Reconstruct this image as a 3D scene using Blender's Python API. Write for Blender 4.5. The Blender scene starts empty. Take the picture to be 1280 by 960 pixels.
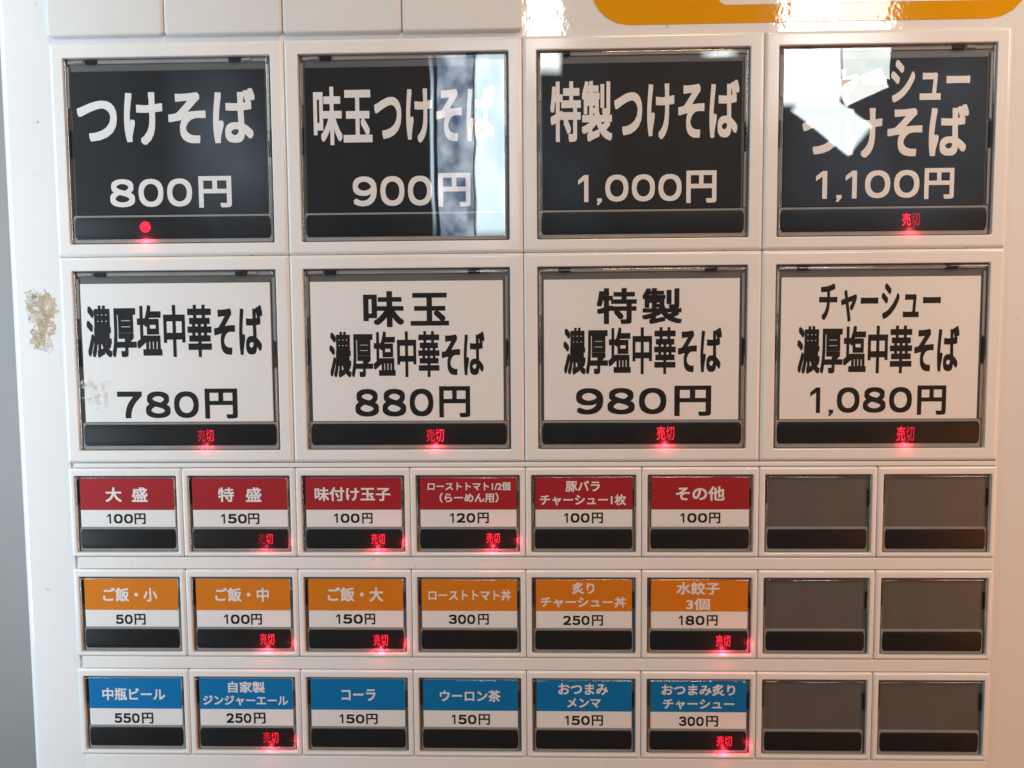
import bpy, bmesh, math, random
from mathutils import Matrix, Vector

random.seed(7)
S = bpy.context.scene
COL = S.collection
H = 1.30                      # height of the panel's reference line above the floor, metres
CREAM = (.80, .80, .785)

# ------------------------------------------------------------------ camera
R = [[0.9995968, 0.0073569, 0.0274233], [-0.0054897, 0.9977005, -0.0675543], [-0.0278572, 0.0673766, 0.9973386]]
def pw(x, y, d):              # panel millimetres (right, down, towards the viewer) -> world metres
    return Vector((x / 1000, -d / 1000, H - y / 1000))
def dirw(v):
    return Vector((v[0], v[2], -v[1]))
cam = bpy.data.cameras.new('camera')
cam.sensor_width = 36
cam.lens = 27
cam.clip_start = .01
cam.clip_end = 50
co = bpy.data.objects.new('camera', cam)
COL.objects.link(co)
rx, uy, bz = dirw(R[0]), -dirw(R[1]), -dirw(R[2])
m = Matrix((rx, uy, bz)).transposed().to_4x4()
m.translation = pw(133.375, 77.001, 215.878)
co.matrix_world = m
S.camera = co

# ------------------------------------------------------------------ world, lamps, exposure
w = bpy.data.worlds.new('World')
S.world = w
w.use_nodes = True
bg = w.node_tree.nodes['Background']
bg.inputs['Color'].default_value = (.55, .75, 1, 1)
bg.inputs['Strength'].default_value = .012
S.view_settings.view_transform = 'Standard'
S.view_settings.look = 'None'
S.view_settings.exposure = .15
S.view_settings.gamma = 1
S.cycles.use_denoising = True
S.cycles.max_bounces = 8
S.cycles.transparent_max_bounces = 12
S.cycles.sample_clamp_indirect = 4

def lamp(name, x, y, d, sx, sy, radiance, color, roll=0, aim=None, noise=None, spread=180, soft=None):
    """a rectangular window, ceiling or added haze lamp facing the machine; x, y, d and sizes in panel millimetres"""
    l = bpy.data.lights.new(name, 'AREA')
    l.shape = 'RECTANGLE'
    l.size, l.size_y = sx / 1000, sy / 1000
    l.energy = radiance * math.pi * l.size * l.size_y
    l.color = color
    l.spread = math.radians(spread)
    o = bpy.data.objects.new(name, l)
    COL.objects.link(o)
    loc = pw(x, y, d)
    if aim:
        q = (pw(*aim) - loc).to_track_quat('-Z', 'Y').to_matrix().to_4x4()
    else:
        q = Matrix.Rotation(math.pi / 2, 4, 'X') @ Matrix.Rotation(math.radians(roll), 4, 'Z')
    q.translation = loc
    o.matrix_world = q
    if noise or soft:
        l.use_nodes = True
        nt = l.node_tree
        em = [n for n in nt.nodes if n.type == 'EMISSION'][0]
        g = nt.nodes.new('ShaderNodeNewGeometry')
        def mnode(op, a, b, clamp=False):
            n = nt.nodes.new('ShaderNodeMath')
            n.operation, n.use_clamp = op, clamp
            for k, v in enumerate((a, b)):
                if isinstance(v, (int, float)): n.inputs[k].default_value = v
                else: nt.links.new(v, n.inputs[k])
            return n.outputs['Value']
        if soft:                                     # a pane that dims towards its edges
            sp = nt.nodes.new('ShaderNodeSeparateXYZ')
            nt.links.new(g.outputs['Parametric'], sp.inputs['Vector'])
            e = [mnode('MULTIPLY', mnode('MINIMUM', sp.outputs[k], mnode('SUBTRACT', 1.0, sp.outputs[k])), soft, True) for k in (0, 1)]
            nt.links.new(mnode('MULTIPLY', e[0], e[1]), em.inputs['Strength'])
        if noise:
            mp = nt.nodes.new('ShaderNodeMapping')
            mp.inputs['Scale'].default_value = noise[0]
            nz = nt.nodes.new('ShaderNodeTexNoise')
            nz.inputs['Scale'].default_value = 1
            nz.inputs['Detail'].default_value = 3
            rp = nt.nodes.new('ShaderNodeValToRGB')
            rp.color_ramp.elements[0].position = noise[1]
            rp.color_ramp.elements[0].color = noise[3]
            rp.color_ramp.elements[1].position = noise[2]
            rp.color_ramp.elements[1].color = (1, 1, 1, 1)
            nt.links.new(g.outputs['Parametric'], mp.inputs['Vector'])
            nt.links.new(mp.outputs['Vector'], nz.inputs['Vector'])
            nt.links.new(nz.outputs['Fac'], rp.inputs['Fac'])
            nt.links.new(rp.outputs['Color'], em.inputs['Color'])
    return o

# daylight from a window close on the left, warm room lamps up on the right, and the far shop windows behind the photographer
lamp('window_light', -205, 60, 150, 110, 360, 14.6, (.68, .86, 1.0), aim=(-205, 62, 0), spread=160)
lamp('warm_room_light', 560, 195, 290, 120, 200, 9.5, (1, .25, .0), aim=(150, 130, 0))
lamp('upper_window_light', 440, -115, 150, 100, 120, 10, (1, .93, .82), aim=(380, -80, 0))
lamp('warm_ceiling_lamp', 300, -620, 520, 200, 120, 36, (1, .615, .285), aim=(170, 100, 0))
DAY = (.93, .98, 1.0)
lamp('shop_window_light', 525.9, -325.1, 900, 85.4, 182, 15.5, DAY, soft=16)
lamp('shop_window_light', 599.7, -343, 900, 69.8, 142, 11.5, (1, .98, .93), noise=((2.5, 5, 1), .3, .65, (.7, .85, .85, 1)))
lamp('shop_window_light', 599.6, -263, 905, 63, 30, 11.5, (1, .98, .93), roll=25)
lamp('shop_window_light', 556.5, -220.4, 905, 107, 54, 14, (.80, .96, 1), roll=-37.6, soft=14)
lamp('shop_window_light', 150, -347.8, 900, 56, 130, 15, DAY, soft=7)
lamp('shop_window_light', 397.4, -311.9, 900, 59, 14, 11, DAY, soft=3)
lamp('door_glass_light', -8.6, -191, 900, 6.5, 270, 9, (.62, .86, 1), soft=4)
lamp('door_glass_light', 74, -190, 900, 46.5, 272, 14, (.84, .97, 1), soft=14, noise=((1.2, 3, 1), .3, .6, (.62, .74, .85, 1)))
lamp('door_glass_light', 24.5, -191, 900, 50, 268, 7.5, (.78, .90, 1), noise=((1.6, 6, 1), .36, .66, (.10, .16, .27, 1)))

lamp('cover_haze_light', -386, -244.4, 1100, 220, 380, 1.25, (.62, .82, 1), soft=2.5, noise=((1.5, 2, 1), .3, .7, (.25, .25, .25, 1)))  # dim lamps added so the top covers reflect a soft bluish haze
lamp('cover_haze_light', 721.7, -232.5, 1100, 422, 351, .48, (.42, .70, 1), soft=4, noise=((2.5, 2, 1), .35, .65, (.3, .35, .4, 1)))
lamp('cover_haze_light', 190.8, -229.7, 1100, 180, 360, .42, (.30, .66, 1), soft=2.5, noise=((2, 2.5, 1), .3, .7, (.2, .2, .2, 1)))

# ------------------------------------------------------------------ materials
def principled(name, col, rough=.4, spec=.5, metal=0):
    mt = bpy.data.materials.new(name)
    mt.use_nodes = True
    b = mt.node_tree.nodes['Principled BSDF']
    b.inputs['Base Color'].default_value = (*col, 1)
    b.inputs['Roughness'].default_value = rough
    b.inputs['Specular IOR Level'].default_value = spec
    b.inputs['Metallic'].default_value = metal
    return mt, b, mt.node_tree
def tex(nt, scale, detail=4, rough=.6):
    tc = nt.nodes.new('ShaderNodeTexCoord')
    nz = nt.nodes.new('ShaderNodeTexNoise')
    nz.inputs['Scale'].default_value = scale
    nz.inputs['Detail'].default_value = detail
    nz.inputs['Roughness'].default_value = rough
    nt.links.new(tc.outputs['Object'], nz.inputs['Vector'])
    return nz
def ramp(nt, src, p0, c0, p1, c1):
    rp = nt.nodes.new('ShaderNodeValToRGB')
    e = rp.color_ramp.elements
    e[0].position, e[0].color = p0, (*c0, 1)
    e[1].position, e[1].color = p1, (*c1, 1)
    nt.links.new(src, rp.inputs['Fac'])
    return rp
def bump(nt, b, nz, strength, dist):
    bp = nt.nodes.new('ShaderNodeBump')
    bp.inputs['Strength'].default_value = strength
    bp.inputs['Distance'].default_value = dist
    nt.links.new(nz.outputs['Fac'], bp.inputs['Height'])
    nt.links.new(bp.outputs['Normal'], b.inputs['Normal'])
def mottled(name, c0, c1, scale, rough, spec=.5, bs=None, bump_s=.2, bump_d=.0002):
    mt, b, nt = principled(name, c0, rough, spec)
    nz = tex(nt, scale)
    rp = ramp(nt, nz.outputs['Fac'], .35, c0, .7, c1)
    nt.links.new(rp.outputs['Color'], b.inputs['Base Color'])
    if bs:
        bump(nt, b, tex(nt, bs, 2), bump_s, bump_d)
    return mt
def speckle(mt, scale, thr):
    nt = mt.node_tree
    b = nt.nodes['Principled BSDF']
    src = b.inputs['Base Color'].links[0].from_socket
    nz = tex(nt, scale, 2, .5)
    sm = tex(nt, scale / 9, 3, .6)
    mk = ramp(nt, nz.outputs['Fac'], thr, (0, 0, 0), thr + .03, (1, 1, 1))
    mk2 = ramp(nt, sm.outputs['Fac'], .45, (0, 0, 0), .7, (.8, .8, .8))
    mu = nt.nodes.new('ShaderNodeMath')
    mu.operation = 'MULTIPLY'
    nt.links.new(mk.outputs['Color'], mu.inputs[0])
    nt.links.new(mk2.outputs['Color'], mu.inputs[1])
    mx = nt.nodes.new('ShaderNodeMix')
    mx.data_type = 'RGBA'
    nt.links.new(mu.outputs['Value'], mx.inputs['Factor'])
    nt.links.new(src, mx.inputs[6])
    mx.inputs[7].default_value = (.30, .26, .20, 1)
    nt.links.new(mx.outputs[2], b.inputs['Base Color'])
    return mt
M_bezel = mottled('white_moulded_plastic', CREAM, (.77, .77, .75), 60, .13, .5, 500, .08, .0001)
M_panel = mottled('white_painted_steel', (.80, .80, .79), (.765, .765, .75), 14, .05, 1.0, 300, .10, .0003)
M_tile = mottled('off_white_plastic', (.70, .71, .69), (.67, .68, .66), 40, .35, .4, 900, .15, .0001)
speckle(M_bezel, 700, .715)
speckle(M_panel, 600, .73)
M_tray = mottled('smoky_grey_plastic', (.115, .113, .108), (.14, .137, .13), 50, .4, .4)
M_rib = mottled('pale_grey_plastic', (.29, .285, .275), (.35, .345, .33), 80, .75, .25)
M_slot = mottled('dark_slot', (.012, .012, .012), (.02, .02, .02), 80, .6, .2)
M_black = mottled('black_printed_card', (.0125, .0135, .016), (.016, .017, .0195), 120, .6, .3)  # blue tint in the black stands in for a bluish room reflection
M_white = mottled('white_paper_card', (.90, .895, .88), (.875, .87, .855), 50, .6, .2)
M_red = mottled('red_printed_card', (.42, .022, .030), (.38, .020, .027), 70, .6, .2)
M_orange = mottled('orange_printed_card', (.76, .235, .011), (.70, .215, .010), 70, .6, .2)
M_blue = mottled('blue_printed_card', (.004, .20, .49), (.004, .185, .455), 70, .6, .2)
M_ink_w = mottled('white_ink', (.88, .875, .86), (.84, .835, .82), 200, .6, .2)
M_ink_k = mottled('black_ink', (.016, .015, .015), (.024, .022, .022), 200, .6, .2)
M_screen = mottled('black_acrylic', (.017, .017, .0175), (.022, .022, .0225), 100, .42, .2)
M_yellow = mottled('yellow_printed_film', (.74, .34, .006), (.70, .32, .005), 30, .05, 1.0, 300, .10, .0003)
M_film = mottled('white_printed_film', (.82, .80, .79), (.80, .78, .77), 30, .05, 1.0, 300, .10, .0003)
M_wall = mottled('grey_wall_paint', (.48, .465, .44), (.41, .395, .37), 3, .7, .2, 60, .2, .001)

def led_mat(name, k):
    mt, b, nt = principled(name, (.10, .004, .006), .5, .2)
    b.inputs['Emission Color'].default_value = (1, .018, .045, 1)
    nz = tex(nt, 2600, 1)                       # the uneven dots of the matrix
    rp = ramp(nt, nz.outputs['Fac'], .36, (.45, .45, .45), .56, (1, 1, 1))
    mu = nt.nodes.new('ShaderNodeMath')
    mu.operation = 'MULTIPLY'
    mu.inputs[1].default_value = 2.0 * k
    nt.links.new(rp.outputs['Color'], mu.inputs[0])
    nt.links.new(mu.outputs['Value'], b.inputs['Emission Strength'])
    return mt
M_led = {k: led_mat('red_led_%d' % int(k * 100), k) for k in (.12, .3, .45, .75, 1.0)}

def clear_mat():
    mt = bpy.data.materials.new('clear_acrylic')
    mt.use_nodes = True
    nt = mt.node_tree
    nt.nodes.clear()
    out = nt.nodes.new('ShaderNodeOutputMaterial')
    mix = nt.nodes.new('ShaderNodeMixShader')
    tr = nt.nodes.new('ShaderNodeBsdfTransparent')
    tr.inputs['Color'].default_value = (.985, .99, .99, 1)
    gl = nt.nodes.new('ShaderNodeBsdfGlossy')
    gl.inputs['Roughness'].default_value = .015
    L = nt.links.new
    ge = nt.nodes.new('ShaderNodeNewGeometry')
    dt = nt.nodes.new('ShaderNodeVectorMath')
    dt.operation = 'DOT_PRODUCT'
    L(ge.outputs['Incoming'], dt.inputs[0])
    L(ge.outputs['Normal'], dt.inputs[1])
    def math_node(op, a, b=None):
        n = nt.nodes.new('ShaderNodeMath')
        n.operation, n.use_clamp = op, op != 'ABSOLUTE'
        for k, v in enumerate((a, b)):
            if v is None: continue
            if isinstance(v, (int, float)): n.inputs[k].default_value = v
            else: L(v, n.inputs[k])
        return n.outputs['Value']
    # reflectance of a clear acrylic pane, both surfaces, the same from either side
    c = math_node('ABSOLUTE', dt.outputs['Value'])
    f5 = math_node('POWER', math_node('SUBTRACT', 1.0, c), 5.0)
    fac = math_node('MULTIPLY_ADD', f5, .85)
    fac.node.inputs[2].default_value = .09
    bp = nt.nodes.new('ShaderNodeBump')         # slightly wavy moulding
    bp.inputs['Strength'].default_value = .05
    bp.inputs['Distance'].default_value = .0006
    nz = tex(nt, 55, 1)
    L(nz.outputs['Fac'], bp.inputs['Height'])
    L(bp.outputs['Normal'], gl.inputs['Normal'])
    L(fac, mix.inputs['Fac'])
    L(tr.outputs['BSDF'], mix.inputs[1])
    L(gl.outputs['BSDF'], mix.inputs[2])
    L(mix.outputs['Shader'], out.inputs['Surface'])
    return mt
M_clear = clear_mat()

def residue_mat(name, c0, c1, scale, lo, hi):
    mt, b, nt = principled(name, c0, .75, .2)
    nz = tex(nt, scale, 6, .7)
    rp = ramp(nt, nz.outputs['Fac'], .35, c0, .65, c1)
    nt.links.new(rp.outputs['Color'], b.inputs['Base Color'])
    nz2 = tex(nt, scale * 1.7, 5, .75)
    ra = ramp(nt, nz2.outputs['Fac'], lo, (0, 0, 0), hi, (1, 1, 1))
    nt.links.new(ra.outputs['Color'], b.inputs['Alpha'])
    bump(nt, b, nz2, .5, .0004)
    return mt
M_residue = residue_mat('dried_adhesive', (.38, .30, .18), (.62, .54, .40), 170, .38, .50)
M_flake = residue_mat('dirty_adhesive_flakes', (.20, .17, .14), (.46, .40, .31), 420, .42, .55)
M_pale = residue_mat('pale_adhesive', (.60, .57, .48), (.74, .72, .66), 260, .42, .60)
M_smudge = residue_mat('grey_smudge', (.50, .50, .48), (.62, .62, .60), 420, .52, .64)

# ------------------------------------------------------------------ mesh helpers (local millimetres -> metres)
def rr(x0, y0, x1, y1, r, n=5):
    pts = []
    for cx, cy, a0 in ((x1 - r, y0 + r, -90), (x1 - r, y1 - r, 0), (x0 + r, y1 - r, 90), (x0 + r, y0 + r, 180)):
        for i in range(n + 1):
            a = math.radians(a0 + 90 * i / n)
            pts.append((cx + r * math.cos(a), cy + r * math.sin(a)))
    return pts
def loft(bm, loops, cap_last=False, cap_first=False):
    rows = [[bm.verts.new((x / 1000, -d / 1000, -y / 1000)) for x, y in pts] for pts, d in loops]
    for a, b in zip(rows, rows[1:]):
        n = len(a)
        for i in range(n):
            bm.faces.new((a[i], a[(i + 1) % n], b[(i + 1) % n], b[i]))
    if cap_last: bm.faces.new(rows[-1])
    if cap_first: bm.faces.new(rows[0])
def mesh(name, bm, mats, smooth=True, recalc=True):
    if recalc: bmesh.ops.recalc_face_normals(bm, faces=bm.faces)
    me = bpy.data.meshes.new(name)
    bm.to_mesh(me)
    bm.free()
    for mt in mats if isinstance(mats, (list, tuple)) else [mats]: me.materials.append(mt)
    if smooth:
        for p in me.polygons: p.use_smooth = True
        me.set_sharp_from_angle(angle=math.radians(40))
    return me
def edge_arc(x0, y0, x1, y1, r, e, dtop, n=4):
    """loops that turn from the side wall over a rounded edge of radius e onto the front face at dtop"""
    L = []
    for i in range(n + 1):
        a = math.radians(90 * i / n)
        k = e * (1 - math.cos(a))
        L.append((rr(x0 + k, y0 + k, x1 - k, y1 - k, max(r - k, .05)), dtop - e + e * math.sin(a)))
    k = e + .06
    L.append((rr(x0 + k, y0 + k, x1 - k, y1 - k, max(r - k, .05)), dtop))
    return L
def block(bm, x0, y0, x1, y1, d0, d1, r=.1, e=.08, n=2):
    loft(bm, [(rr(x0, y0, x1, y1, r), d0)] + edge_arc(x0, y0, x1, y1, r, e, d1, n), cap_last=True)
def put(name, me, parent=None, loc=None):
    o = bpy.data.objects.new(name, me)
    COL.objects.link(o)
    if parent: o.parent = parent
    if loc is not None: o.location = loc
    return o
def thing(name, label, cat, loc, group=None):
    o = bpy.data.objects.new(name, None)
    o.empty_display_size = .01
    COL.objects.link(o)
    o.location = loc
    o['label'], o['category'] = label, cat
    if group: o['group'] = group
    return o

# lettering: outlines of the built-in font, fitted into a box on the card
_cache = {}
def glyphs(s, off):
    if (s, off) not in _cache:
        c = bpy.data.curves.new('t', 'FONT')
        c.body, c.size, c.offset, c.resolution_u = s, 1, off, 5 if len(s) < 8 else 3
        o = bpy.data.objects.new('t', c)
        COL.objects.link(o)
        bpy.context.view_layer.update()
        me = bpy.data.meshes.new_from_object(o.evaluated_get(bpy.context.evaluated_depsgraph_get()))
        _cache[(s, off)] = ([v.co.xy.copy() for v in me.vertices], [tuple(p.vertices) for p in me.polygons])
        bpy.data.objects.remove(o)
        bpy.data.curves.remove(c)
        bpy.data.meshes.remove(me)
    return _cache[(s, off)]
def write(bm, s, x0, x1, y0, y1, d, bold):
    vs, fs = glyphs(s, 0)
    bx_, by_ = bold if isinstance(bold, tuple) else (bold, bold)
    ax, bx = min(v.x for v in vs) - bx_, max(v.x for v in vs) + bx_
    ay, by = min(v.y for v in vs) - by_, max(v.y for v in vs) + by_
    shifts = [(0, 0)] + [(bx_ * a, by_ * b) for a, b in ((-1, -1), (0, -1), (1, -1), (-1, 0), (1, 0), (-1, 1), (0, 1), (1, 1))]
    for k, (sx, sy) in enumerate(shifts):        # a heavier weight: the strokes widened by bold on every side
        nv = [bm.verts.new(((x0 + (v.x + sx - ax) / (bx - ax) * (x1 - x0)) / 1000, -(d + .003 * k) / 1000,
                            -(y1 - (v.y + sy - ay) / (by - ay) * (y1 - y0)) / 1000)) for v in vs]
        for f in fs:
            try: bm.faces.new([nv[i] for i in f])
            except ValueError: pass
def write_price(bm, s, x0, x1, y0, y1, d, bold):
    """wide figures: every figure fills a broad cell, the one is a plain stem with a flag"""
    W = {'1': .62, ',': .26}
    gap, tot = .15, 0
    for ch in s: tot += W.get(ch, 1) + gap
    k = (x1 - x0) / (tot - gap)
    yb = y0 + (y1 - y0) * (.89 if ',' in s else 1)
    x = x0
    for ch in s:
        wd = W.get(ch, 1) * k
        if ch in '1,':
            if ch == '1':
                P = [(.42, 0), (.72, 0), (.72, 1), (.42, 1), (.42, .2), (.0, .36), (.0, .19)]
                q = [(x + wd * a, y0 + (yb - y0) * b) for a, b in P]
            else:
                P = [(.2, 0), (1, 0), (1, .45), (.45, 1), (.1, .9), (.42, .5), (.2, .5)]
                yc = yb - .13 * (yb - y0)
                q = [(x + wd * a, yc + (y1 - yc) * b) for a, b in P]
            f = bm.faces.new([bm.verts.new((a / 1000, -d / 1000, -b / 1000)) for a, b in q])
        else:
            write(bm, chr(0xFF10 + int(ch)), x, x + wd, y0, yb, d, bold)      # broad figures
        x += wd + gap * k
def text_mesh(name, rows, d, mt, bold, bold_num):
    bm = bmesh.new()
    for s, x0, x1, y0, y1 in rows:
        num = s[0] == '#'
        (write_price if num and s != '#円' else write)(bm, s.lstrip('#'), x0, x1, y0, y1, d, bold_num if num and s != '#円' else bold)
    bm.normal_update()
    for f in bm.faces:
        if f.normal.y > 0: f.normal_flip()
    return mesh(name, bm, mt, smooth=False, recalc=False)

TEXT = {
    'L00': [('つけそば', 3.09, 53.6, 8.72, 23.83), ('#800', 11.59, 35.03, 33.22, 40.99), ('#円', 36.93, 46.25, 32.68, 41.38)],
    'L01': [('味玉つけそば', 3.95, 54.57, 8.7, 24.61), ('#900', 14.53, 36.75, 33.32, 41.53), ('#円', 38.54, 47.48, 32.67, 41.95)],
    'L02': [('特製つけそば', 3.81, 55.47, 8.32, 24.67), ('#1,000', 11.42, 39.94, 33.73, 42.02), ('#円', 41.26, 49.53, 32.9, 41.71)],
    'L03': [('チャーシュー', 7.93, 51.52, 4.08, 16.13), ('つけそば', 6.72, 51.51, 16.11, 30.04), ('#1,100', 10.68, 38.73, 33.49, 41.93), ('#円', 40.09, 48.08, 33.09, 41.4)],
    'L10': [('濃厚塩中華そば', 3.17, 53.94, 9.66, 24.59), ('#780', 11.18, 34.81, 34.32, 42.02), ('#円', 36.61, 46.03, 33.59, 42.23)],
    'L11': [('味', 16.78, 28.35, 6.34, 16.45), ('玉', 30.16, 41.02, 6.9, 16.1), ('濃厚塩中華そば', 6.86, 50.98, 17.63, 30.69), ('#880', 13.95, 36.28, 33.93, 41.85), ('#円', 37.95, 46.75, 33.27, 42.15)],
    'L12': [('特', 16.57, 27.73, 6.03, 16.05), ('製', 29.18, 40.34, 6.14, 16.15), ('濃厚塩中華そば', 7.21, 51.47, 17.0, 30.24), ('#980', 10.72, 36.13, 34.04, 41.52), ('#円', 38.37, 48.66, 33.47, 42.06)],
    'L13': [('チャーシュー', 12.17, 45.44, 5.35, 15.95), ('濃厚塩中華そば', 6.39, 50.86, 17.05, 30.4), ('#1,080', 10.2, 38.34, 34.18, 42.26), ('#円', 39.81, 47.72, 33.77, 42.01)],
    'S20': [('大', 8.63, 13.4, 3.41, 7.66), ('盛', 16.34, 20.99, 3.42, 7.67), ('#100', 8.77, 16.4, 11.21, 14.04), ('#円', 16.87, 20.12, 11.03, 14.23)],
    'S21': [('特', 8.63, 13.3, 3.47, 7.7), ('盛', 16.68, 21.27, 3.48, 7.71), ('#150', 9.29, 16.77, 11.24, 14.05), ('#円', 17.16, 20.43, 11.05, 14.24)],
    'S22': [('味付け玉子', 3.74, 25.63, 3.46, 7.49), ('#100', 9.16, 16.58, 11.14, 13.9), ('#円', 17.32, 20.33, 10.96, 14.09)],
    'S23': [('ローストトマト1/2個', 3.4, 27.08, 2.02, 4.52), ('（らーめん用）', 6.77, 23.62, 5.14, 7.97), ('#120', 9.68, 16.92, 11.05, 13.85), ('#円', 17.61, 20.82, 10.87, 14.03)],
    'S24': [('豚バラ', 9.81, 19.58, 1.74, 4.89), ('チャーシュー1枚', 2.5, 27.0, 5.65, 8.82), ('#100', 9.33, 16.62, 11.08, 13.86), ('#円', 17.3, 20.42, 10.9, 14.05)],
    'S25': [('その他', 8.09, 21.84, 3.41, 7.54), ('#100', 9.36, 16.95, 11.11, 13.88), ('#円', 17.5, 20.68, 10.93, 14.06)],
    'S30': [('ご飯・小', 6.65, 22.7, 3.37, 7.52), ('#50', 10.06, 15.08, 11.41, 14.28), ('#円', 15.65, 18.92, 11.2, 14.46)],
    'S31': [('ご飯・中', 6.82, 22.58, 3.31, 7.44), ('#100', 9.17, 16.72, 11.31, 14.17), ('#円', 17.12, 20.3, 11.1, 14.35)],
    'S32': [('ご飯・大', 6.82, 23.01, 3.1, 7.36), ('#150', 9.08, 16.89, 11.14, 13.99), ('#円', 17.5, 20.51, 10.93, 14.16)],
    'S33': [('ローストトマト丼', 3.13, 27.07, 3.81, 7.04), ('#300', 8.95, 16.61, 11.11, 13.96), ('#円', 17.42, 20.54, 10.91, 14.13)],
    'S34': [('炙り', 11.56, 17.98, 1.57, 4.97), ('チャーシュー丼', 2.52, 27.08, 5.79, 8.96), ('#250', 9.01, 16.6, 11.37, 14.16), ('#円', 17.29, 20.44, 11.16, 14.32)],
    'S35': [('水餃子', 8.39, 20.72, 1.42, 5.08), ('3個', 11.21, 17.99, 6.18, 9.65), ('#180', 9.15, 16.49, 11.27, 14.05), ('#円', 17.17, 20.25, 11.07, 14.21)],
    'S40': [('中瓶ビール', 5.14, 23.9, 3.78, 7.55), ('#550', 8.42, 15.93, 11.51, 14.49), ('#円', 16.65, 20.03, 11.27, 14.64)],
    'S41': [('自家製', 9.69, 20.59, 1.66, 5.04), ('ジンジャーエール', 2.18, 27.34, 5.91, 8.92), ('#250', 8.9, 16.28, 11.29, 14.25), ('#円', 17.06, 20.51, 11.05, 14.41)],
    'S42': [('コーラ', 10.16, 20.19, 3.79, 7.26), ('#150', 9.43, 16.75, 11.4, 14.16), ('#円', 17.29, 20.66, 11.17, 14.32)],
    'S43': [('ウーロン茶', 6.04, 23.71, 3.84, 7.37), ('#150', 9.41, 16.64, 11.28, 14.17), ('#円', 17.29, 20.59, 11.05, 14.32)],
    'S44': [('おつまみ', 7.56, 21.91, 1.69, 5.11), ('メンマ', 10.1, 19.78, 6.13, 8.96), ('#150', 9.44, 16.63, 11.39, 14.18), ('#円', 17.24, 20.48, 11.16, 14.33)],
    'S45': [('おつまみ炙り', 4.35, 25.46, 1.77, 5.12), ('チャーシュー', 4.74, 25.26, 6.24, 9.2), ('#300', 9.41, 16.54, 11.41, 14.26), ('#円', 17.23, 20.68, 11.18, 14.4)],
}
LED = {
    'L03': (34.27, 39.04, 45.13, 48.61),
    'L10': (34.28, 38.93, 45.35, 48.82),
    'L11': (34.19, 39.21, 45.38, 49.05),
    'L12': (33.45, 38.39, 44.95, 48.81),
    'L13': (34.30, 39.15, 45.22, 49.27),
    'S21': (20.09, 24.29, 16.93, 19.99),
    'S22': (19.88, 23.82, 16.94, 19.98),
    'S23': (20.09, 23.99, 16.71, 19.73),
    'S31': (19.68, 23.92, 16.88, 20.23),
    'S32': (19.99, 24.19, 17.00, 20.34),
    'S35': (19.76, 23.86, 16.87, 20.17),
    'S41': (19.74, 24.26, 16.78, 20.19),
    'S45': (20.30, 24.67, 17.00, 20.11),
}
# ------------------------------------------------------------------ the machine
PITCH = 66.0
bm = bmesh.new()
for x0, x1, z0, z1 in ((-1.5, 1.8, 0, 2.6),):
    bmesh.ops.create_cube(bm, size=1, matrix=Matrix.Translation(((x0 + x1) / 2, .39, (z0 + z1) / 2)) @ Matrix.Diagonal((x1 - x0, .06, z1 - z0, 1)))
wo = put('wall', mesh('wall', bm, M_wall, smooth=False))
wo['kind'] = 'structure'

machine = thing('ticket_machine', 'white ticket vending machine whose glossy front panel carries all the menu buttons', 'ticket machine', (0, 0, 0))
bm = bmesh.new()
X0, X1, Y0, Y1 = -16.3, 345, -330, 1298
hole = (-.7, -3.5, 262.5, 200.3)                 # the field the button modules are let into
loft(bm, [(rr(X0, Y0, X1, Y1, 4), -340)] + edge_arc(X0, Y0, X1, Y1, 4, 2.2, -.8, 6) + [(rr(*hole, .5), -.8), (rr(*hole, .5), -1.5)], cap_last=True, cap_first=True)
put('cabinet', mesh('cabinet', bm, M_panel), machine, (0, 0, H))
for y0, y1 in ((113.95, 115.2), (141.5, 144.85), (171.1, 174.6), (200.95, 206)):
    bm = bmesh.new()
    block(bm, .4, y0, 262.6, y1, -1.2, -.25, .3, .2)
    put('spacer_bar', mesh('spacer_bar', bm, M_bezel), machine, (0, 0, H))

# dried sticker glue on the left margin
def blob(bm, cx, cy, rx, ry, d, n, jag, mat=0, rot=0):
    vs = []
    for i in range(n):
        a = 2 * math.pi * i / n
        k = 1 - jag * random.random()
        x, y = rx * k * math.cos(a), ry * k * math.sin(a)
        x, y = x * math.cos(rot) - y * math.sin(rot), x * math.sin(rot) + y * math.cos(rot)
        vs.append(bm.verts.new(((cx + x) / 1000, -d / 1000, -(cy + y) / 1000)))
    f = bm.faces.new(vs)
    f.normal_update()
    if f.normal.y > 0: f.normal_flip()
    f.material_index = mat
bm = bmesh.new()
for i in range(14):                              # thin pale film of glue
    blob(bm, random.uniform(-10.4, -3.2), random.uniform(65.5, 79.5), random.uniform(1.8, 3.6), random.uniform(1.8, 3.8), -.797 + .001 * i, 19, .5, 2, random.uniform(0, 3))
for i in range(16):                              # torn, overlapping scraps of the backing
    k = i / 15
    blob(bm, -9.2 + random.gauss(0, 1.5) + 4.0 * random.random() * (1 - abs(k - .45)), 65.2 + 14.5 * k, random.uniform(1.5, 3.2), random.uniform(1.2, 2.6), -.78 + .003 * i, 17, .6, 0, random.uniform(0, 3))
for i in range(9):
    blob(bm, random.uniform(-7.5, -3.5), random.uniform(66, 78), random.uniform(.8, 2.2), random.uniform(1, 2.6), -.73 + .003 * i, 15, .65, 0, random.uniform(0, 3))
for i in range(34):                              # dark cracked edges, mostly on the left
    y = random.uniform(64, 81)
    blob(bm, -10.9 + abs(y - 72) * .22 + random.expovariate(.7), y, random.uniform(.08, .28), random.uniform(.3, 1.1), -.69 + .003 * i, 9, .6, 1, random.uniform(-.7, .7))
put('adhesive_residue', mesh('adhesive_residue', bm, [M_residue, M_flake, M_pale], smooth=False, recalc=False), machine, (0, 0, H))['label'] = 'crackled beige glue left by a peeled sticker'

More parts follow.
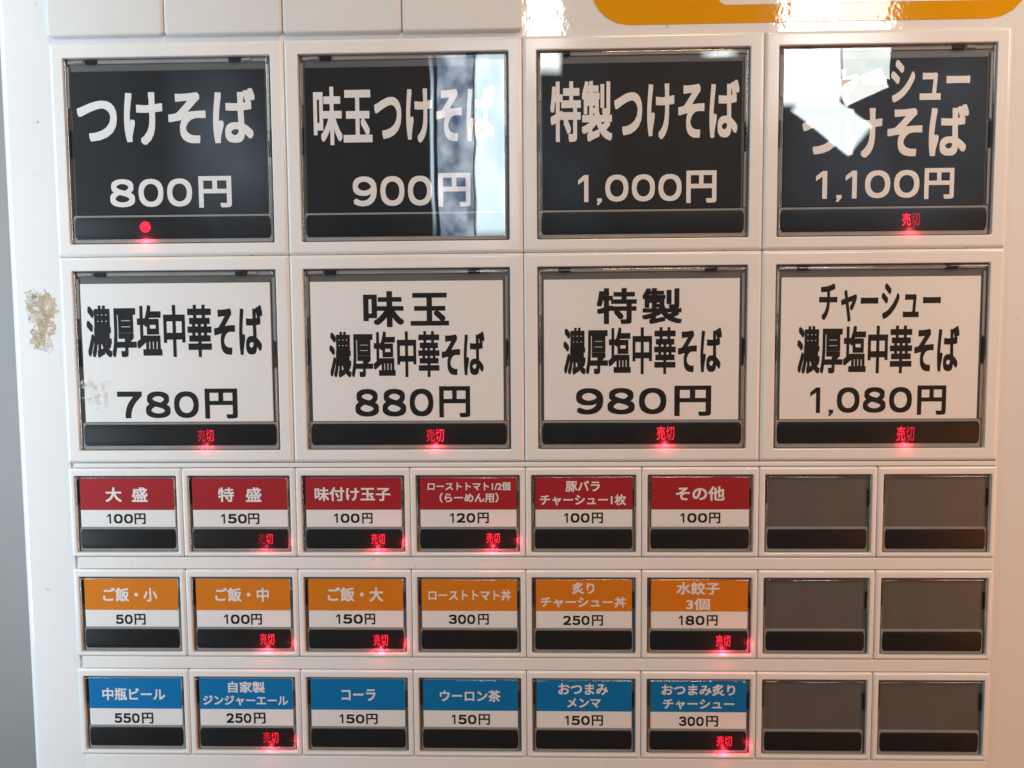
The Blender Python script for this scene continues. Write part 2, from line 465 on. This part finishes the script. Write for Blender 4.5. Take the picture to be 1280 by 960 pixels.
# notice film with a thick yellow border, upper right
sign = thing('notice_sign', 'yellow bordered white notice stuck on the panel above the last two black buttons', 'sign', pw(150, -6, -.8))
bm = bmesh.new()
block(bm, -.8, -74, 117.5, -.4, -.02, .12, 11, .06)
put('border', mesh('border', bm, M_yellow), sign)
bm = bmesh.new()
block(bm, 34, -66, 112.5, -5.2, .1, .2, 2.6, .05)
put('notice_face', mesh('notice_face', bm, M_film), sign)

# four blank plates in the row above
LT = ['first blank white plate from the left, above the 800 yen black button', 'second blank white plate from the left, above the 800 yen black button',
      'third blank white plate, above the left half of the 900 yen black button', 'fourth blank white plate, ending beside the bright glare on the panel']
bm = bmesh.new()
block(bm, .12, -34, 32.88, 0, -1.5, 1.4, 1.2, .8, 4)
tile = mesh('blank_plate', bm, M_tile)
for i in range(4):
    o = put('blank_plate', tile, None, pw(-1.1 + 33 * i, -5.55 + .16 * i, -.6))
    o['label'], o['category'], o['group'] = LT[i], 'blank plate', 'blank plates above the buttons'

# ------------------------------------------------------------------ shared meshes for the two sizes of button
def bezel_mesh(ox0, oy0, ox1, oy1, aw, ah, e):
    bm = bmesh.new()
    L = [(rr(ox0, oy0, ox1, oy1, .6), -2.6)] + edge_arc(ox0, oy0, ox1, oy1, .6, e, 0, 5)
    L += [(rr(-.36, -.36, aw + .36, ah + .36, .6), 0), (rr(-.3, -.3, aw + .3, ah + .3, .55), 0),
          (rr(-.09, -.09, aw + .09, ah + .09, .4), -.09), (rr(0, 0, aw, ah, .35), -.3), (rr(0, 0, aw, ah, .35), -2.6)]
    loft(bm, L)
    return mesh('bezel', bm, M_bezel)
def cover_mesh(aw, ah, g, e):
    bm = bmesh.new()
    a = (g, g, aw - g, ah - g)
    L = [(rr(*a, .9), -1.4), (rr(*a, .9), -.9)] + edge_arc(*a, .9, e, .3, 5)
    loft(bm, L, cap_last=True)
    return mesh('cover', bm, M_clear)
def display_mesh(x0, x1, y0, y1, bow):
    bm = bmesh.new()
    def out(k):
        P, n = [], 8
        for i in range(n + 1):
            t = i / n * 2 - 1
            P.append((x1 - k + bow * math.sqrt(max(0, 1 - t ** 4 * .96)) - bow, y0 + k + (y1 - y0 - 2 * k) * i / n))
        for i in range(n + 1):
            t = 1 - i / n * 2
            P.append((x0 + k - bow * math.sqrt(max(0, 1 - t ** 4 * .96)) + bow, y0 + k + (y1 - y0 - 2 * k) * (t + 1) / 2))
        return P
    loft(bm, [(out(0), -1.4), (out(0), -.72), (out(.12), -.6), (out(.2), -.58)], cap_last=True)
    return mesh('display_window', bm, M_screen)
AWL, AHL, AWS, AHS = 58.29, 51.32, 29.76, 22.42
B_L = bezel_mesh(-3.84, -3.95, 62.11, 54.88, AWL, AHL, 1.0)
B_S = bezel_mesh(-1.62, -2.2, 31.3, 23.75, AWS, AHS, .7)
C_L = cover_mesh(AWL, AHL, .32, .75)
C_S = cover_mesh(AWS, AHS, .28, .5)
D_L = display_mesh(1.15, AWL - 1.15, 43.85, 49.95, .75)
D_S = display_mesh(.95, AWS - .95, 15.72, 21.35, .55)
bm = bmesh.new(); block(bm, .02, .02, AWL - .02, AHL - .02, -2.6, -1.25); T_L = mesh('tray', bm, M_tray)
bm = bmesh.new(); block(bm, .02, .02, AWS - .02, AHS - .02, -2.6, -1.25); T_S = mesh('tray', bm, M_tray)
bm = bmesh.new()
block(bm, 1.0, .42, 57.3, 1.42, -1.3, -.9); R_top = mesh('top_lip', bm, M_rib)
bm = bmesh.new()
block(bm, .75, 43.28, AWL - .75, 51.05, -1.3, -.84, .5, .12); F_L = mesh('display_frame', bm, M_rib)
bm = bmesh.new()
block(bm, 0, 0, 3.3, 1.15, -1.0, -.55, .2); K_L = mesh('clip_slot', bm, M_slot)
bm = bmesh.new()
block(bm, 0, 0, 2.6, .8, -1.0, -.55, .3, .2); N_L = mesh('clip', bm, M_rib)
bm = bmesh.new()
block(bm, .62, 15.15, AWS - .62, 22.15, -1.3, -.84, .4, .12); F_S = mesh('display_frame', bm, M_rib)
bm = bmesh.new()
block(bm, .42, 1.2, .8, 8.4, -1.3, -.75); r_side1 = mesh('side_catch', bm, M_slot)
bm = bmesh.new()
block(bm, AWS - .8, 4.2, AWS - .42, 9.2, -1.3, -.75); r_side2 = mesh('side_catch', bm, M_slot)
bm = bmesh.new()
block(bm, .5, 2.2, 1.2, 13.5, -1.3, -.8); R_side1 = mesh('side_rail', bm, M_rib)
bm = bmesh.new()
block(bm, AWL - 1.35, 2.2, AWL - .65, 20, -1.3, -.8); R_side2 = mesh('side_rail', bm, M_rib)
bm = bmesh.new()
block(bm, AWL - 1.35, 28, AWL - .65, 43, -1.3, -.8); R_side3 = mesh('side_rail', bm, M_rib)
bm = bmesh.new()
block(bm, .42, 19.5, 1.0, 27, -1.3, -.72); K_side1 = mesh('side_catch', bm, M_slot)
bm = bmesh.new()
block(bm, AWL - 1.1, 20.5, AWL - .5, 27.5, -1.3, -.72); K_side2 = mesh('side_catch', bm, M_slot)
def card_mesh(x0, y0, x1, y1, d, mt, name='name_card'):
    bm = bmesh.new(); block(bm, x0, y0, x1, y1, -1.2, d, .15, .03); return mesh(name, bm, mt)
CARD_K = card_mesh(1.75, 3.55, 56.25, 43.1, -.8, M_black)
CARD_W = card_mesh(1.75, 3.55, 56.25, 43.1, -.8, M_white)
card_s = card_mesh(1.15, .75, 28.75, 15.05, -.8, M_white)
BAND = {k: card_mesh(1.16, .76, 28.74, 10.05, -.76, mt, 'colour_band') for k, mt in (('red', M_red), ('orange', M_orange), ('blue', M_blue))}
SHEET = 'colour_band'

def red_light(parent, x, y, d, p):           # the light of the lit LED characters spilling on the frame round them
    l = bpy.data.lights.new('led_light', 'POINT')
    l.energy, l.color, l.shadow_soft_size = p, (1, .03, .06), 0.0
    o = bpy.data.objects.new('led_light', l)
    COL.objects.link(o)
    o.parent = parent
    o.location = (x / 1000, -d / 1000, -y / 1000)
LIT = {'L03': (1, .3), 'L10': (.3, .75), 'L11': (.45, 1), 'L12': (1, .75), 'L13': (1, .45), 'S21': (.12, .75), 'S22': (.75, 1), 'S23': (1, 1),
       'S31': (.75, 1), 'S32': (.75, 1), 'S35': (1, 1), 'S41': (.45, .75), 'S45': (1, .75)}
def leds(key, disp, root):
    if key not in LED: return
    x0, x1, y0, y1 = LED[key]
    xm = (x0 + x1) / 2
    for ch, a, b, k in (('売', x0, xm - .1, LIT[key][0]), ('切', xm + .1, x1, LIT[key][1])):
        bm = bmesh.new()
        write(bm, ch, a, b, y0, y1, -.55, .014)
        bm.normal_update()
        for f in bm.faces:
            if f.normal.y > 0: f.normal_flip()
        put('lit_character', mesh('lit_character', bm, M_led[k], smooth=False, recalc=False), disp)
    p = sum(LIT[key]) / 2
    big = key[0] == 'L'
    red_light(root, xm, y1 + 1.1, .285, .0017 * p)
    if not big: red_light(root, 29.2, y1 - .6, .22, .00045 * p)

ROWY = [0, 58.89, 117.60, 147.26, 177.01]
def finish(root, key, cardme, inkname, ink, pink, bold, bnum, band=None):
    card = put('name_card', cardme, root)
    rows = TEXT[key]
    title = [r for r in rows if r[0][0] != '#']
    price = [r for r in rows if r[0][0] == '#']
    holder = card
    if band:
        holder = put('colour_band', BAND[band], card)
        put('title_lettering', text_mesh('title_lettering', title, -.735, ink, bold, bnum), card)
        put('price_lettering', text_mesh('price_lettering', price, -.775, pink, bold, bnum), card)
    else:
        put('title_lettering', text_mesh('title_lettering', title, -.775, ink, bold, bnum), card)
        put('price_lettering', text_mesh('price_lettering', price, -.775, pink, bold, bnum), card)

LABEL_L = {
    'L00': 'black menu button priced 800 yen with a round red dot lit', 'L01': 'black menu button priced 900 yen with a streaky window reflection',
    'L02': 'black menu button priced 1,000 yen, third in the top row', 'L03': 'black menu button priced 1,100 yen with a bright angular window reflection',
    'L10': 'white menu button priced 780 yen with a grey smudge beside its price', 'L11': 'white menu button priced 880 yen with two large characters on its top line',
    'L12': 'white menu button priced 980 yen, third in the second row', 'L13': 'white menu button priced 1,080 yen beneath the black 1,100 yen button'}
for r in range(2):
    for c in range(4):
        key = 'L%d%d' % (r, c)
        root = thing('menu_button', LABEL_L[key], 'menu button', pw(2.66 + PITCH * c, ROWY[r], 0),
                     'large black menu buttons' if r == 0 else 'large white menu buttons')
        put('bezel', B_L, root); put('tray', T_L, root); put('top_lip', R_top, root); put('display_frame', F_L, root)
        for me in (R_side1, R_side2, R_side3): put('side_rail', me, root)
        for me in (K_side1, K_side2): put('side_catch', me, root)
        for x in (6.0, 46.6): put('clip_slot', K_L, root, (x / 1000, 0, -.00035))
        for x in (2.9, 50.3): put('clip', N_L, root, (x / 1000, 0, -.0005))
        if r == 0: finish(root, key, CARD_K, 'white', M_ink_w, M_ink_w, .026, (.012, .036))
        else: finish(root, key, CARD_W, 'black', M_ink_k, M_ink_k, .027, (.014, .040))
        disp = put('display_window', D_L, root)
        cov = put('cover', C_L, root)
        leds(key, disp, root)
        if key == 'L00':
            bm = bmesh.new()
            blob(bm, 21.4, 46.6, 1.6, 1.6, -.55, 24, .04)
            put('lit_dot', mesh('lit_dot', bm, M_led[1.0], smooth=False, recalc=False), disp)
            red_light(root, 21.4, 50.4, .285, .0017)
        if key == 'L10':
            bm = bmesh.new()
            for i in range(14):
                blob(bm, random.uniform(2.4, 9.5), random.uniform(31, 38.5), random.uniform(.6, 2.2), random.uniform(.6, 1.8), .34 + .002 * i, 14, .5)
            put('smudge', mesh('smudge', bm, M_smudge, smooth=False, recalc=False), cov)

LABEL_S = {
    'S20': 'red button priced 100 yen with two spaced white characters, first of its row', 'S21': 'red button priced 150 yen with two spaced white characters',
    'S22': 'red button priced 100 yen with five white characters and a lit sold-out sign', 'S23': 'red button priced 120 yen with two lines of small writing',
    'S24': 'red button priced 100 yen with two lines of white writing', 'S25': 'red button priced 100 yen with three white characters, beside blank grey buttons',
    'S30': 'orange button priced 50 yen', 'S31': 'orange button priced 100 yen',
    'S32': 'orange button priced 150 yen', 'S33': 'orange button priced 300 yen',
    'S34': 'orange button priced 250 yen with two lines of writing', 'S35': 'orange button priced 180 yen with a red sold-out sign lit',
    'S40': 'blue button priced 550 yen', 'S41': 'blue button priced 250 yen with a faint red sold-out sign',
    'S42': 'blue button priced 150 yen with three short characters, right of the 250 yen blue button', 'S43': 'blue button priced 150 yen with one line of five characters',
    'S44': 'blue button priced 150 yen with two lines of writing', 'S45': 'blue button priced 300 yen with a red sold-out sign lit',
    'S26': 'blank grey button right of the last red button', 'S27': 'blank grey button at the right end of the red row',
    'S36': 'blank grey button right of the 180 yen orange button', 'S37': 'blank grey button at the right end of the orange row',
    'S46': 'blank grey button right of the 300 yen blue button', 'S47': 'blank grey button at the right end of the blue row'}
COLR = {2: 'red', 3: 'orange', 4: 'blue'}
for r in (2, 3, 4):
    for c in range(8):
        key = 'S%d%d' % (r, c)
        blank = c > 5
        root = thing('blank_button' if blank else 'menu_button', LABEL_S[key], 'blank button' if blank else 'menu button',
                     pw(.57 + PITCH / 2 * c, ROWY[r], 0), 'blank grey buttons' if blank else 'small %s menu buttons' % COLR[r])
        put('bezel', B_S, root); put('tray', T_S, root); put('display_frame', F_S, root)
        for me in (r_side1, r_side2): put('side_catch', me, root)
        if not blank: finish(root, key, card_s, 'white', M_ink_w, M_ink_k, .024, (.026, .045), COLR[r])
        disp = put('display_window', D_S, root)
        put('cover', C_S, root)
        leds(key, disp, root)
